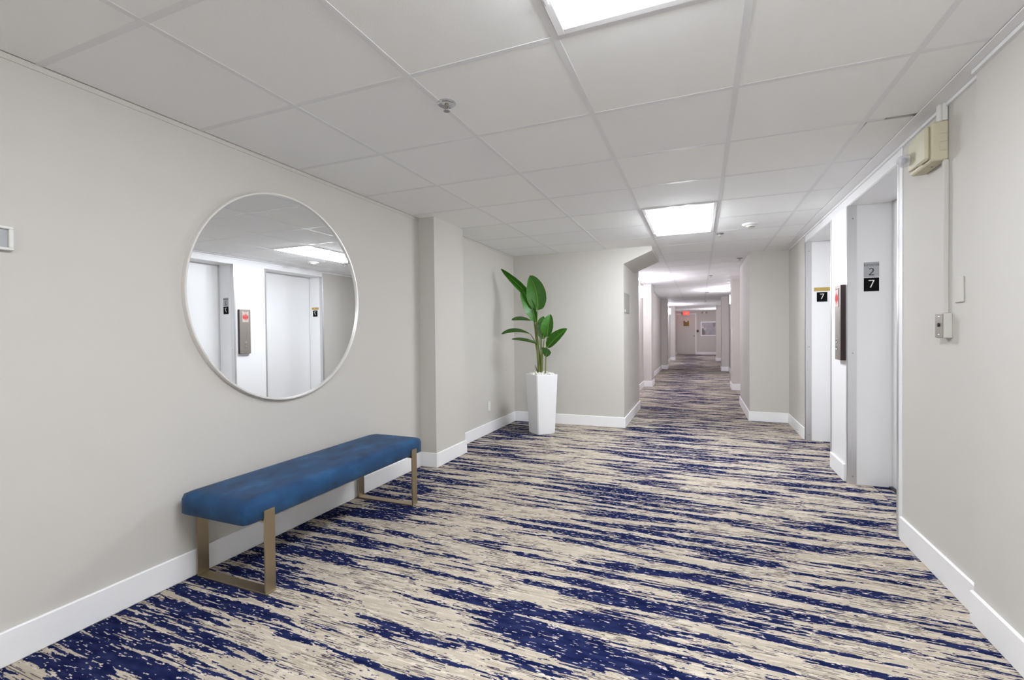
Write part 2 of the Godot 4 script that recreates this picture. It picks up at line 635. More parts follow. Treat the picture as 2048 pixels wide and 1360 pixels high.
# ---------------------------------------------------------------- elevator doors
func elevator(n: int, za: float, zb: float, label: String) -> void:
	var d := setting("door_%d" % n, label, "elevator door")
	var top := 2.123
	put("door_leaf", box_mesh(Vector3(1.322, 0.008, -za + 0.0), Vector3(1.36, top, -zb), 0.002), M.white_metal_paint, d)
	put("sill", box_mesh(Vector3(1.30, 0.0, -za), Vector3(1.40, 0.008, -zb)), M.dark_metal, d)
	# painted steel lining of the opening
	put("jamb_panel", box_mesh(Vector3(WR + 0.005, 0, -za), Vector3(1.312, top, -za - 0.004)), M.white_metal_paint, d)
	put("jamb_panel", box_mesh(Vector3(WR + 0.005, 0, -zb + 0.004), Vector3(1.312, top, -zb)), M.white_metal_paint, d)
	put("head_panel", box_mesh(Vector3(WR + 0.005, top - 0.004, -za), Vector3(1.312, top, -zb)), M.white_metal_paint, d)
	# bright metal corner guards
	for e in [[za, -1.0], [zb, 1.0]]:
		var st := begin()
		var inner: float = -e[0] + e[1] * 0.0065
		block(st, Vector3(WR - 0.006, 0, inner), Vector3(WR + 0.055, top - 0.004, -e[0] + e[1] * 0.004), 0.001)
		block(st, Vector3(WR - 0.006, 0, inner), Vector3(WR - 0.001, top - 0.004, -e[0] - e[1] * 0.018), 0.001)
		var g := put("corner_guard", st.commit(), M.aluminium, d, Vector3.ZERO, "bright aluminium corner guard")
		for y in [0.06, 1.0, 2.02]:
			var s2 := begin()
			lathe(s2, [Vector2(0.0, 0.0025), Vector2(0.004, 0.002), Vector2(0.005, 0.0)], 10, Transform3D(Basis(Vector3.RIGHT, PI / 2 * e[1]), Vector3(WR + 0.03, y, inner)))
			put("screw", s2.commit(), M.steel, g)
	var k := begin()
	lathe(k, [Vector2(0.009, 0.0), Vector2(0.009, 0.002), Vector2(0.0, 0.003)], 14, Transform3D(Basis(Vector3.BACK, PI / 2), Vector3(1.322, 1.99, -(za * 0.8 + zb * 0.2))))
	put("keyhole", k.commit(), M.steel, d)


func text_mesh(s: String, size: float, serif := false) -> TextMesh:
	var t := TextMesh.new()
	var f := SystemFont.new()
	f.font_names = PackedStringArray(["Droid Serif" if serif else "Droid Sans"])
	t.font = f
	t.text = s
	t.font_size = 64
	t.pixel_size = size / 64.0
	t.depth = 0.0012
	t.curve_step = 2.0
	return t


func jamb_sign(called: String, label: String, x0: float, x1: float, y0: float, y1: float, z: float, m: Material, lines: Array) -> void:
	var o := thing(called, label, "sign", Vector3((x0 + x1) / 2, (y0 + y1) / 2, -z))
	var w := (x1 - x0) / 2
	var h := (y1 - y0) / 2
	put("plate", box_mesh(Vector3(-w, -h, 0.0), Vector3(w, h, 0.003), 0.0008), m, o)
	for l in lines:
		put("lettering", text_mesh(l[0], l[1]), l[3], o, Vector3(0, l[2], 0.0034))


func elevators() -> void:
	elevator(1, 3.262, 4.235, "white elevator door in the opening with the grey number 2 plate")
	elevator(2, 4.715, 5.765, "white elevator door in the opening with the small brass plate")
	var z := 4.235 - 0.004
	jamb_sign("elevator_sign", "grey plate reading elevator 2 inside the near elevator opening", 1.144, 1.238, 1.573, 1.684, z, M.sign_grey, [["ELEVATOR", 0.021, 0.034, M.ink], ["2", 0.074, -0.018, M.ink]])
	jamb_sign("floor_sign", "black square plate with white 7 under the grey elevator 2 plate", 1.144, 1.238, 1.466, 1.567, z, M.sign_black, [["7", 0.078, 0.004, M.sign_white]])
	z = 5.765 - 0.004
	jamb_sign("brass_plate", "thin brass plate above a black 7 sign inside the far elevator opening", 1.122, 1.266, 1.592, 1.630, z, M.brass, [])
	jamb_sign("floor_sign", "black square plate with white 7 under the thin brass plate", 1.147, 1.242, 1.480, 1.580, z, M.sign_black, [["7", 0.078, 0.004, M.sign_white]])
	# call station on the white pier between the doors
	var o := thing("call_station", "tall steel elevator call panel with red fire decal on white pier", "call panel", Vector3(WR, 0.942, -4.363))
	var st := begin()
	block(st, Vector3(-0.034, 0, -0.08), Vector3(0, 0.587, 0.08), 0.002)
	put("housing", st.commit(), M.maroon_plastic, o)
	st = begin()
	# gently bowed steel face
	for i in 8:
		var a := -0.079 + 0.158 * i / 8.0
		var b := -0.079 + 0.158 * (i + 1) / 8.0
		var fa := -0.035 - 0.006 * (1.0 - pow(a / 0.079, 2.0))
		var fb := -0.035 - 0.006 * (1.0 - pow(b / 0.079, 2.0))
		face(st, [Vector3(fa, 0.002, a), Vector3(fb, 0.002, b), Vector3(fb, 0.585, b), Vector3(fa, 0.585, a)])
		face(st, [Vector3(fa, 0.585, a), Vector3(fb, 0.585, b), Vector3(-0.034, 0.585, b), Vector3(-0.034, 0.585, a)])
		face(st, [Vector3(-0.034, 0.002, a), Vector3(-0.034, 0.002, b), Vector3(fb, 0.002, b), Vector3(fa, 0.002, a)])
	put("face_plate", st.commit(), M.steel, o, Vector3.ZERO, "brushed steel face")
	for y in [0.095, 0.15]:
		st = begin()
		lathe(st, [Vector2(0.019, 0.0), Vector2(0.019, 0.004), Vector2(0.015, 0.005), Vector2(0.014, 0.003), Vector2(0.0, 0.003)], 20, Transform3D(Basis(Vector3.BACK, PI / 2), Vector3(-0.0405, y, 0.0)))
		put("call_button", st.commit(), M.chrome, o)
	var dec := put("fire_decal", box_mesh(Vector3(-0.0425, 0.42, -0.045), Vector3(-0.041, 0.565, 0.045)), M.pink_print, o, Vector3.ZERO, "pale sticker with red flames")
	# flames: tongues of red printed in a diamond
	var tongues := [[0.0, 0.0, 0.12], [-0.017, 0.012, 0.095], [0.017, 0.012, 0.095], [-0.033, 0.028, 0.062], [0.033, 0.028, 0.062]]
	for f in tongues:
		var s2 := begin()
		var poly := []
		for e in [[0.0, 0.0], [0.0078, 0.35], [0.006, 0.65], [0.001, 1.0], [-0.0065, 0.7], [-0.0078, 0.35]]:
			poly.append(Vector3(-0.0434, 0.428 + f[1] + e[1] * f[2], f[0] + e[0]))
		face(s2, poly)
		put("flame_print", s2.commit(), M.red_print, dec)
	for y in [0.553, 0.559]:
		put("printed_line", box_mesh(Vector3(-0.0432, y, -0.03), Vector3(-0.0424, y + 0.003, 0.03)), M.ink, dec)


# ---------------------------------------------------------------- ceiling fittings
func troffer(k: int, label: String) -> void:
	var z0 := GZ + TILE * k
	var zc := -(z0 + TILE)
	var xc := GX + TILE * 2.5
	var o := thing("ceiling_light", label, "ceiling light", Vector3(xc, CEIL, zc))
	var st := begin()
	var hw := TILE / 2 - 0.013
	var hl := TILE - 0.013
	var fr := 0.028
	for s in [-1, 1]:
		block(st, Vector3(s * hw, -0.003, -hl), Vector3(s * (hw - fr), 0.012, hl), 0.002)
		block(st, Vector3(-hw + fr, -0.003, s * hl), Vector3(hw - fr, 0.012, s * (hl - fr)), 0.002)
	put("door_frame", st.commit(), M.white_metal_paint, o)
	st = begin()
	block(st, Vector3(-hw, 0.1, -hl), Vector3(hw, 0.105, hl))
	for s in [-1, 1]:
		block(st, Vector3(s * hw, 0.012, -hl), Vector3(s * (hw - 0.004), 0.1, hl))
		block(st, Vector3(-hw, 0.012, s * hl), Vector3(hw, 0.1, s * (hl - 0.004)))
	put("housing", st.commit(), M.white_metal_paint, o)
	st = begin()
	var lw := hw - fr
	var ll := hl - fr
	for v in [[-1, -1], [1, -1], [1, 1], [-1, -1], [1, 1], [-1, 1]]:
		st.set_normal(Vector3.DOWN)
		st.set_uv(Vector2(v[0] * 0.5 + 0.5, v[1] * 0.5 + 0.5))
		st.add_vertex(Vector3(v[0] * lw, 0.006, -v[1] * ll))
	put("lens_lamp", st.commit(), M.lens_glow, o)
	for s in [-1, 1]:
		put("latch", box_mesh(Vector3(-hw + 0.008, -0.006, s * 0.42 - 0.014), Vector3(-hw + 0.02, -0.003, s * 0.42 + 0.014), 0.001), M.white_metal_paint, o)
	var l := AreaLight3D.new()
	l.name = "lamp_light"
	l.area_size = Vector2(lw * 2, ll * 2)
	l.area_normalize_energy = false
	l.light_energy = TROFFER_LIGHT
	l.light_color = Color(0.95, 0.972, 1.0)
	l.shadow_enabled = true
	l.area_range = 40.0
	l.rotation.x = -PI / 2
	l.position = Vector3(0, -0.004, 0)
	o.add_child(l)
	for p in [[-1, -0.3], [1, -0.3], [-1, 0.0], [1, 0.0], [-1, 0.3], [1, 0.3]]:
		var b := OmniLight3D.new()
		b.name = "tube_light"
		b.light_energy = TUBE_LIGHT
		b.light_color = Color(0.95, 0.972, 1.0)
		b.light_size = 0.016
		b.omni_range = 40.0
		b.omni_attenuation = 2.0
		b.shadow_enabled = true
		b.position = Vector3(p[0] * 0.06, -0.03, p[1])
		o.add_child(b, true)


func sprinkler(x: float, z: float, label: String, group := "") -> void:
	var o := thing("sprinkler_head", label, "sprinkler", Vector3(x, CEIL, -z), 0.4, group)
	var st := begin()
	lathe(st, [Vector2(0.0, 0.03), Vector2(0.022, 0.03), Vector2(0.024, -0.002), Vector2(0.038, -0.006), Vector2(0.041, -0.003), Vector2(0.041, 0.002)], 28)
	put("escutcheon", st.commit(), M.chrome, o)
	st = begin()
	lathe(st, [Vector2(0.0, 0.004), Vector2(0.021, 0.004)], 20)
	put("recess", st.commit(), M.dark_metal, o)
	st = begin()
	tube(st, [Vector3(0, 0.03, 0), Vector3(0, -0.012, 0)], [0.007, 0.006], 10)
	for s in [-1, 1]:
		tube(st, [Vector3(s * 0.006, 0.0, 0), Vector3(s * 0.011, -0.015, 0), Vector3(s * 0.004, -0.032, 0)], [0.0025, 0.0025, 0.0025], 6)
	put("frame_arms", st.commit(), M.steel, o)
	st = begin()
	for i in 10:
		var a := TAU * i / 10
		var d := Vector3(cos(a), 0, sin(a))
		var c := Vector3(-sin(a), 0, cos(a)) * 0.0025
		for y in [-0.034, -0.035]:
			var quad := [Vector3(0, y, 0) - c, Vector3(0, y, 0) + c, d * 0.014 + Vector3(0, y, 0) + c, d * 0.014 + Vector3(0, y, 0) - c]
			if y < -0.0345: quad.reverse()
			face(st, quad)
	lathe(st, [Vector2(0.0, -0.036), Vector2(0.006, -0.036), Vector2(0.006, -0.031), Vector2(0.0, -0.031)], 12)
	put("deflector", st.commit(), M.steel, o)


func ceiling_things() -> void:
	troffer(-1, "bright fluorescent panel cut off above the lobby, over the bench end")
	troffer(5, "bright fluorescent panel in the ceiling beside the smoke detector")
	troffer(-7, "fluorescent panel in the lobby ceiling by the rear wall")
	sprinkler(-1.045, 1.82, "recessed metal sprinkler head on the ceiling runner near the mirror")
	sprinkler(0.196, 5.34, "small metal sprinkler head at the corner of the fluorescent panel")
	sprinkler(0.52, 7.25, "small metal sprinkler head against the corridor wall past the elevators")
	sprinkler(0.18, 9.26, "small metal sprinkler head on the corridor runner before the first pilasters", "corridor sprinkler heads")
	sprinkler(0.18, 13.1, "small metal sprinkler head on the corridor runner between first and second pilasters", "corridor sprinkler heads")
	sprinkler(0.18, 16.9, "small metal sprinkler head on the corridor runner past the second pilasters", "corridor sprinkler heads")
	var o := thing("smoke_detector", "round off-white smoke detector on the ceiling near the elevators", "smoke detector", Vector3(0.452, CEIL + 0.002, -5.0))
	var st := begin()
	lathe(st, [Vector2(0.0, -0.042), Vector2(0.028, -0.042), Vector2(0.034, -0.036), Vector2(0.038, -0.022), Vector2(0.06, -0.016), Vector2(0.072, -0.008), Vector2(0.074, 0.0)], 36)
	put("cover", st.commit(), M.white_plastic, o)
	st = begin()
	lathe(st, [Vector2(0.0305, -0.0405), Vector2(0.0365, -0.034), Vector2(0.0385, -0.028)], 36)
	put("vent_ring", st.commit(), M.steel, o)
	st = begin()
	lathe(st, [Vector2(0.0, -0.0175), Vector2(0.004, -0.0172), Vector2(0.005, -0.014)], 10, Transform3D(Basis.IDENTITY, Vector3(0.05, 0.0, 0.02)))
	put("indicator_light", st.commit(), M.steel, o)


# ---------------------------------------------------------------- lobby furniture
func mirror() -> void:
	var o := thing("round_mirror", "large round wall mirror in a thin silver frame above blue bench", "mirror", Vector3(WL, 1.403, -2.075))
	var xf := Transform3D(Basis(Vector3.BACK, -PI / 2), Vector3.ZERO)   # y axis turned towards +x
	var st := begin()
	lathe(st, [Vector2(0.6, 0.018), Vector2(0.0, 0.018)], 128, xf)
	put("glass", st.commit(), M.mirror_glass, o)
	st = begin()
	lathe(st, [Vector2(0.61, 0.0), Vector2(0.61, 0.026), Vector2(0.608, 0.03), Vector2(0.602, 0.03), Vector2(0.599, 0.027), Vector2(0.599, 0.004)], 128, xf)
	put("frame", st.commit(), M.frame_silver, o)
	st = begin()
	lathe(st, [Vector2(0.0, 0.001), Vector2(0.6, 0.001), Vector2(0.6, 0.016), Vector2(0.0, 0.016)], 64, xf)
	put("backing", st.commit(), M.white_plastic, o)


func bench() -> void:
	var o := thing("upholstered_bench", "long blue velvet bench on flat bronze metal legs below the mirror", "bench", Vector3(-2.05, 0, -2.1))
	# cushion: rounded slab with a slightly domed top
	var st := begin()
	st.set_smooth_group(0)
	var hx := 0.218
	var hz := 0.695
	var nx := 20
	var nz := 44
	var r := 0.03
	var grid := func(u: float, w: float, top: bool) -> Vector3:
		# u, w in -1..1 wrap over the edges
		var px := signf(u) * minf(absf(u) * 1.0, 1.0)
		var x := px * hx
		var z := w * hz
		var ex := maxf(0.0, absf(x) - (hx - r)) / r
		var ez := maxf(0.0, absf(z) - (hz - r)) / r
		var e := minf(1.0, sqrt(ex * ex + ez * ez))
		var drop := r * (1.0 - sqrt(maxf(0.0, 1.0 - e * e)))
		var dome := 0.008 * (1.0 - pow(absf(u), 2.0)) * (1.0 - pow(absf(w), 8.0))
		if ex > 0 and ez > 0 and ex * ex + ez * ez > 1.0:
			var k := 1.0 / sqrt(ex * ex + ez * ez)
			x = signf(x) * (hx - r + ex * k * r)
			z = signf(z) * (hz - r + ez * k * r)
		var y := 0.445 - drop + dome if top else 0.336 + minf(drop, 0.012)
		return Vector3(x, y, z)
	var us := []
	for i in nx + 1:
		var s := -1.0 + 2.0 * i / nx
		us.append(s if absf(s) < 0.8 else signf(s) * (0.8 + 0.2 * sin((absf(s) - 0.8) / 0.2 * PI / 2)))
	var ws := []
	for i in nz + 1:
		var s := -1.0 + 2.0 * i / nz
		ws.append(s if absf(s) < 0.9 else signf(s) * (0.9 + 0.1 * sin((absf(s) - 0.9) / 0.1 * PI / 2)))
	for top in [true, false]:
		for i in nx:
			for j in nz:
				var q := [grid.call(us[i], ws[j], top), grid.call(us[i], ws[j + 1], top), grid.call(us[i + 1], ws[j + 1], top), grid.call(us[i + 1], ws[j], top)]
				var order := [0, 2, 1, 0, 3, 2] if top else [0, 1, 2, 0, 2, 3]
				for k in order: st.add_vertex(q[k])
	# side walls
	var rim := []
	for i in nx + 1: rim.append([us[i], 1.0])
	for j in range(nz - 1, -1, -1): rim.append([1.0, ws[j]])
	for i in range(nx - 1, -1, -1): rim.append([us[i], -1.0])
	for j in range(1, nz + 1): rim.append([-1.0, ws[j]])
	for i in rim.size() - 1:
		var a: Vector3 = grid.call(rim[i][0], rim[i][1], true)
		var b: Vector3 = grid.call(rim[i + 1][0], rim[i + 1][1], true)
		var c: Vector3 = grid.call(rim[i + 1][0], rim[i + 1][1], false)
		var d: Vector3 = grid.call(rim[i][0], rim[i][1], false)
		for v in [a, b, c, a, c, d]: st.add_vertex(v)
	st.generate_normals()
	put("cushion", st.commit(), M.blue_velvet, o, Vector3.ZERO, "blue velvet cushion")
	for z in [0.577, -0.577]:
		st = begin()
		var t := 0.008
		var w := 0.028
		# a flat bar bent into a U: foot on the carpet, two uprights clasping the cushion
		block(st, Vector3(-0.236, 0.0, z - w), Vector3(0.228, t, z + w), 0.001)
		block(st, Vector3(-0.236, t, z - w), Vector3(-0.236 + t, 0.386, z + w), 0.001)
		block(st, Vector3(0.228 - t, t, z - w), Vector3(0.228, 0.386, z + w), 0.001)
		put("leg_frame", st.commit(), M.champagne_metal, o, Vector3.ZERO, "flat bronze-toned metal leg frame")
		put("seat_rail", box_mesh(Vector3(-0.228, 0.328, z - 0.02), Vector3(0.22, 0.337, z + 0.02), 0.001), M.champagne_metal, o)


func planter_and_plant() -> void:
	var at := Vector3(-1.741, 0, -5.19)
	var o := thing("planter", "tall white tapered square planter in the alcove corner", "planter", at, deg_to_rad(48.0))
	var st := begin()
	var ring := func(h: float, s: float) -> Array:
		var c := 0.012
		var out := []
		for k in [[1, 1], [-1, 1], [-1, -1], [1, -1]]:
			var a := Vector3(k[0] * s, h, k[1] * s)
			var first := Vector3(0, 0, -k[1] * c) if k[0] * k[1] > 0 else Vector3(-k[0] * c, 0, 0)
			var second := Vector3(-k[0] * c, 0, 0) if k[0] * k[1] > 0 else Vector3(0, 0, -k[1] * c)
			out.append(a + first)
			out.append(a + second)
		return out
	var rings := [ring.call(0.0, 0.113), ring.call(0.006, 0.116), ring.call(0.688, 0.143), ring.call(0.693, 0.141), ring.call(0.693, 0.131), ring.call(0.665, 0.13)]
	for i in rings.size() - 1:
		for k in 8:
			var e := (k + 1) % 8
			face(st, [rings[i][k], rings[i + 1][k], rings[i + 1][e], rings[i][e]])
	face(st, rings[0])
	put("pot", st.commit(), M.pot_white, o)
	st = begin()
	var top: Array = ring.call(0.672, 0.1305)
	top.reverse()
	face(st, top)
	put("soil", st.commit(), M.soil, o)
	# pebbles heaped on the soil
	var pb := SphereMesh.new()
	pb.radius = 0.012
	pb.height = 0.017
	pb.radial_segments = 10
	pb.rings = 5
	var mm := MultiMesh.new()
	mm.transform_format = MultiMesh.TRANSFORM_3D
	mm.mesh = pb
	mm.instance_count = 260
	for i in 260:
		var x := rng.randf_range(-0.118, 0.118)
		var z := rng.randf_range(-0.118, 0.118)
		var y := 0.684 + 0.016 * rng.randf() + (0.016 * rng.randf() if absf(x) < 0.07 and absf(z) < 0.07 else 0.0)
		var bs := Basis(Vector3(rng.randf(), rng.randf(), rng.randf()).normalized(), rng.randf() * TAU).scaled(Vector3.ONE * rng.randf_range(0.8, 1.35))
		mm.set_instance_transform(i, Transform3D(bs, Vector3(x, y, z)))
	var pm := MultiMeshInstance3D.new()
	pm.name = "white_pebbles"
	pm.multimesh = mm
	pm.material_override = M.pebble_white
	add_child(pm)
	pm.position = at
	pm.rotation.y = deg_to_rad(48.0)
	tag(pm, "white pebbles covering the top of the tall planter", "pebbles", "", "stuff")

	var pl := thing("bird_of_paradise_plant", "leafy green bird of paradise plant growing from the white planter", "plant", at)
	var s := 5.19 / 5.13
	var pv := func(x: float, y: float, z: float) -> Vector3:
		return Vector3(x * s - at.x, (y - EYE) * s + EYE, z)
	# base, bend, tip, half widths left and right of the rib, depth of the two edges, shape, material
	var leaves := [
		[[-1.848, 1.60, 0.0], [-1.95, 1.72, 0.03], [-2.185, 1.945, 0.10], 0.035, 0.060, 0.05, 0.05, 0.75, "leaf_green"],
		[[-1.775, 1.30, 0.02], [-1.79, 1.50, 0.06], [-1.945, 1.70, 0.05], 0.070, 0.055, 0.07, 0.02, 0.9, "leaf_green"],
		[[-1.742, 1.44, 0.05], [-1.715, 1.66, 0.08], [-1.838, 1.85, 0.05], 0.118, 0.128, 0.02, 0.03, 0.72, "leaf_green"],
		[[-1.825, 1.325, 0.05], [-1.92, 1.365, 0.09], [-2.036, 1.33, 0.14], 0.018, 0.026, -0.05, 0.06, 0.9, "leaf_green"],
		[[-1.84, 1.165, 0.04], [-1.98, 1.25, 0.10], [-2.155, 1.165, 0.17], 0.016, 0.030, -0.05, 0.06, 0.9, "leaf_green"],
		[[-1.72, 1.042, 0.06], [-1.85, 1.12, 0.12], [-2.016, 1.108, 0.20], 0.020, 0.026, -0.05, 0.05, 0.9, "leaf_green"],
		[[-1.671, 1.105, 0.03], [-1.715, 1.25, 0.03], [-1.675, 1.372, 0.03], 0.075, 0.055, 0.0, 0.0, 0.85, "leaf_green"],
		[[-1.63, 1.13, 0.06], [-1.60, 1.27, 0.10], [-1.584, 1.392, 0.06], 0.075, 0.070, 0.03, 0.02, 0.85, "leaf_green"],
		[[-1.627, 1.01, 0.06], [-1.52, 1.12, 0.12], [-1.366, 1.225, 0.14], 0.068, 0.060, 0.02, 0.06, 0.85, "leaf_green"],
		[[-1.654, 0.90, 0.05], [-1.625, 0.95, 0.08], [-1.60, 1.0, 0.13], 0.062, 0.062, 0.02, 0.02, 1.6, "leaf_green"],
	]
	for l in leaves:
		var rib: Array = bezier(pv.call(l[0][0], l[0][1], l[0][2]), pv.call(l[1][0], l[1][1], l[1][2]), pv.call(l[2][0], l[2][1], l[2][2]), 18)
		st = begin()
		st.set_smooth_group(0)
		var rows := []
		for i in 19:
			var t := i / 18.0
			var tan: Vector3 = (rib[mini(i + 1, 18)] - rib[maxi(i - 1, 0)]).normalized()
			var side := Vector3(-tan.y, tan.x, 0).normalized()
			var prof := pow(maxf(0.0, sin(PI * pow(t, l[7]))), 0.62)
			if l[7] > 1.2: prof = pow(sin(PI * 0.5 * minf(1.0, t * 1.15)), 0.8) * (1.0 if t < 0.9 else (1.0 - t) / 0.1 * 0.6 + 0.4)
			var row := []
			for j in range(-4, 5):
				var k := absf(j) / 4.0
				var wide: float = l[3] if j > 0 else l[4]
				var deep: float = l[5] if j > 0 else l[6]
				var ruffle := 0.004 * sin(t * 34.0 + j) * k
				row.append([rib[i] + side * signf(j) * wide * k * prof + Vector3(0, 0, (deep * k + 0.02 * k * k) * prof + ruffle), Vector2(0.5 + j / 8.0, t)])
			rows.append(row)
		for i in 18:
			for j in 8:
				for v in [rows[i][j], rows[i + 1][j], rows[i + 1][j + 1], rows[i][j], rows[i + 1][j + 1], rows[i][j + 1]]:
					st.set_uv(v[1])
					st.add_vertex(v[0])
		st.generate_normals()
		var leaf := put("leaf", st.commit(), M[l[8]], pl)
		st = begin()
		var pts := []
		for i in 17: pts.append(rib[i] + Vector3(0, 0, 0.002))
		tube(st, pts, ramp(16, 0.0042, 0.001), 6)
		put("midrib", st.commit(), M.rib_green, leaf)
	# stalks from the pot to the leaf bases
	var stalks := [
		[[-1.75, 0.69, 0.0], [-1.765, 1.1, 0.0], [-1.848, 1.60, 0.0], 0.017],
		[[-1.742, 0.69, 0.012], [-1.755, 1.0, 0.01], [-1.775, 1.30, 0.02], 0.020],
		[[-1.735, 0.69, 0.02], [-1.775, 1.15, 0.05], [-1.742, 1.445, 0.05], 0.016],
		[[-1.73, 0.69, -0.01], [-1.77, 1.42, 0.02], [-1.825, 1.325, 0.05], 0.011],
		[[-1.745, 0.69, 0.02], [-1.74, 1.06, 0.03], [-1.84, 1.165, 0.04], 0.012],
		[[-1.728, 0.69, 0.0], [-1.69, 1.6, 0.05], [-1.72, 1.042, 0.06], 0.010],
		[[-1.725, 0.69, -0.02], [-1.71, 0.95, 0.0], [-1.671, 1.11, 0.03], 0.013],
		[[-1.661, 0.69, 0.03], [-1.652, 0.95, 0.04], [-1.63, 1.13, 0.06], 0.008],
		[[-1.664, 0.69, 0.035], [-1.655, 0.88, 0.05], [-1.627, 1.01, 0.06], 0.006],
	]
	for k in stalks:
		var pts := bezier(pv.call(k[0][0], k[0][1] + 0.01, k[0][2]), pv.call(k[1][0], k[1][1], k[1][2]), pv.call(k[2][0], k[2][1], k[2][2]), 16)
		st = begin()
		tube(st, pts, ramp(16, k[3], 0.004), 8)
		put("stalk", st.commit(), M.stem_green, pl)
	for k in [[-1.0, 0.75, 0.83], [1.0, 0.78, 0.85], [1.0, 0.74, 0.80], [-1.0, 0.745, 0.81]]:
		st = begin()
		var x: float = -1.74 + k[0] * 0.018
		tube(st, bezier(pv.call(x, maxf(k[1] - 0.06, 0.705), 0.02), pv.call(x + k[0] * 0.008, k[1], 0.03), pv.call(x + k[0] * 0.03, k[2] - 0.02, 0.03), 8), ramp(8, 0.011, 0.0015), 6)
		put("sheath", st.commit(), M.sheath_brown, pl)


# ---------------------------------------------------------------- small things on the walls
func wall_things() -> void:
	# framed control at the edge of the mirror wall
	var o := thing("wall_control", "small white framed wall control with grey face on the mirror wall", "wall control", Vector3(WL, 1.535, -0.80))
	var st := begin()
	for s in [-1, 1]:
		block(st, Vector3(0, s * 0.043, -0.075), Vector3(0.022, s * 0.033, 0.075), 0.002)
		block(st, Vector3(0, -0.033, s * 0.075), Vector3(0.022, 0.033, s * 0.062), 0.002)
	put("frame", st.commit(), M.white_plastic, o)
	put("face", box_mesh(Vector3(0, -0.033, -0.062), Vector3(0.012, 0.033, 0.062)), M.sign_grey, o)

	o = thing("wall_outlet", "greige duplex power outlet low on the alcove wall by the planter", "outlet", Vector3(WL, 0.315, -4.95))
	put("cover_plate", box_mesh(Vector3(0, -0.057, -0.035), Vector3(0.006, 0.057, 0.035), 0.002), M.white_plastic, o)
	for y in [-0.024, 0.024]:
		st = begin()
		lathe(st, [Vector2(0.017, 0.0), Vector2(0.017, 0.002), Vector2(0.0, 0.002)], 16, Transform3D(Basis(Vector3.BACK, -PI / 2), Vector3(0.006, y, 0)))
		var so := put("socket", st.commit(), M.white_trim, o)
		for s in [-1, 1]:
			put("slot", box_mesh(Vector3(0.0078, y - 0.004, s * 0.006 - 0.001), Vector3(0.0084, y + 0.006, s * 0.006 + 0.001)), M.ink, so)

	o = thing("room_sign", "brushed steel plaque on the corridor corner wall past the planter", "sign", Vector3(-0.867, 1.545, -6.02))
	put("plate", box_mesh(Vector3(0, -0.125, -0.21), Vector3(0.006, 0.125, 0.21), 0.001), M.plaque_grey, o)
	put("label_holder", box_mesh(Vector3(0.006, -0.115, 0.13), Vector3(0.009, -0.085, 0.19), 0.001), M.sign_white, o)

	# twin-lamp emergency unit above the elevator side wall
	o = thing("emergency_light", "cream plastic emergency light box high beside the near elevator", "emergency light", Vector3(WR, 1.944, -2.69))
	st = begin()
	block(st, Vector3(-0.062, 0.0, -0.235), Vector3(0, 0.178, 0.0), 0.006)
	put("housing", st.commit(), M.cream_plastic, o)
	st = begin()
	block(st, Vector3(-0.082, 0.012, -0.115), Vector3(-0.062, 0.166, -0.012), 0.008)
	put("cover", st.commit(), M.cream_plastic, o)
	st = begin()
	block(st, Vector3(-0.074, 0.02, -0.225), Vector3(-0.062, 0.15, -0.125), 0.004)
	put("lamp_mount", st.commit(), M.cream_plastic, o)
	for y in [0.058, 0.096, 0.134]:
		put("knockout", box_mesh(Vector3(-0.034, y - 0.014, 0.0), Vector3(-0.006, y + 0.014, 0.0028), 0.001), M.cream_plastic, o)
	var hd := put("lamp_head", _lamp_head(), M.clear_plastic, o, Vector3(-0.092, 0.075, -0.205), "clear plastic lamp head")
	st = begin()
	lathe(st, [Vector2(0.024, 0.0), Vector2(0.012, 0.018), Vector2(0.0, 0.02)], 20, Transform3D(Basis(Vector3.BACK, -PI / 2), Vector3(-0.008, 0, 0)))
	put("reflector", st.commit(), M.chrome, hd)
	put("screw", box_mesh(Vector3(-0.03, -0.002, -0.1), Vector3(-0.022, 0.0, -0.092)), M.steel, o)

	o = thing("conduit", "wall-coloured vertical conduit running from emergency light down to the key switch", "conduit", Vector3(WR, 1.248, -2.697))
	put("lower_run", box_mesh(Vector3(-0.02, 0, -0.01), Vector3(0, 0.696, 0.012), 0.003), M.wall_paint, o)
	o = thing("conduit", "short white conduit stub between emergency light box and ceiling", "conduit", Vector3(WR, 2.123, -2.697))
	put("wide_run", box_mesh(Vector3(-0.034, 0.0, -0.03), Vector3(-0.008, 0.08, -0.004), 0.003), M.white_plastic, o)
	put("narrow_run", box_mesh(Vector3(-0.022, 0.0, 0.0), Vector3(-0.004, 0.08, 0.006), 0.002), M.white_plastic, o)

	o = thing("key_switch", "small key switch box with steel face at the conduit foot", "key switch", Vector3(WR, 1.136, -2.688))
	put("box", box_mesh(Vector3(-0.033, 0, -0.036), Vector3(0, 0.112, 0.036), 0.003), M.wall_paint, o)
	var kp := put("face_plate", box_mesh(Vector3(-0.036, 0.002, -0.036), Vector3(-0.033, 0.11, 0.036), 0.001), M.steel, o, Vector3.ZERO, "steel face plate")
	st = begin()
	lathe(st, [Vector2(0.009, 0.0), Vector2(0.009, 0.004), Vector2(0.006, 0.005), Vector2(0.0, 0.005)], 14, Transform3D(Basis(Vector3.BACK, PI / 2), Vector3(-0.036, 0.06, 0)))
	put("key_cylinder", st.commit(), M.dark_metal, kp)
	for y in [0.015, 0.097]:
		st = begin()
		lathe(st, [Vector2(0.004, 0.0), Vector2(0.003, 0.002), Vector2(0.0, 0.002)], 10, Transform3D(Basis(Vector3.BACK, PI / 2), Vector3(-0.036, y, 0)))
		put("screw", st.commit(), M.chrome, kp)

	o = thing("blank_plate", "painted-over blank wall plate right of the key switch", "wall plate", Vector3(WR, 1.347, -2.587))
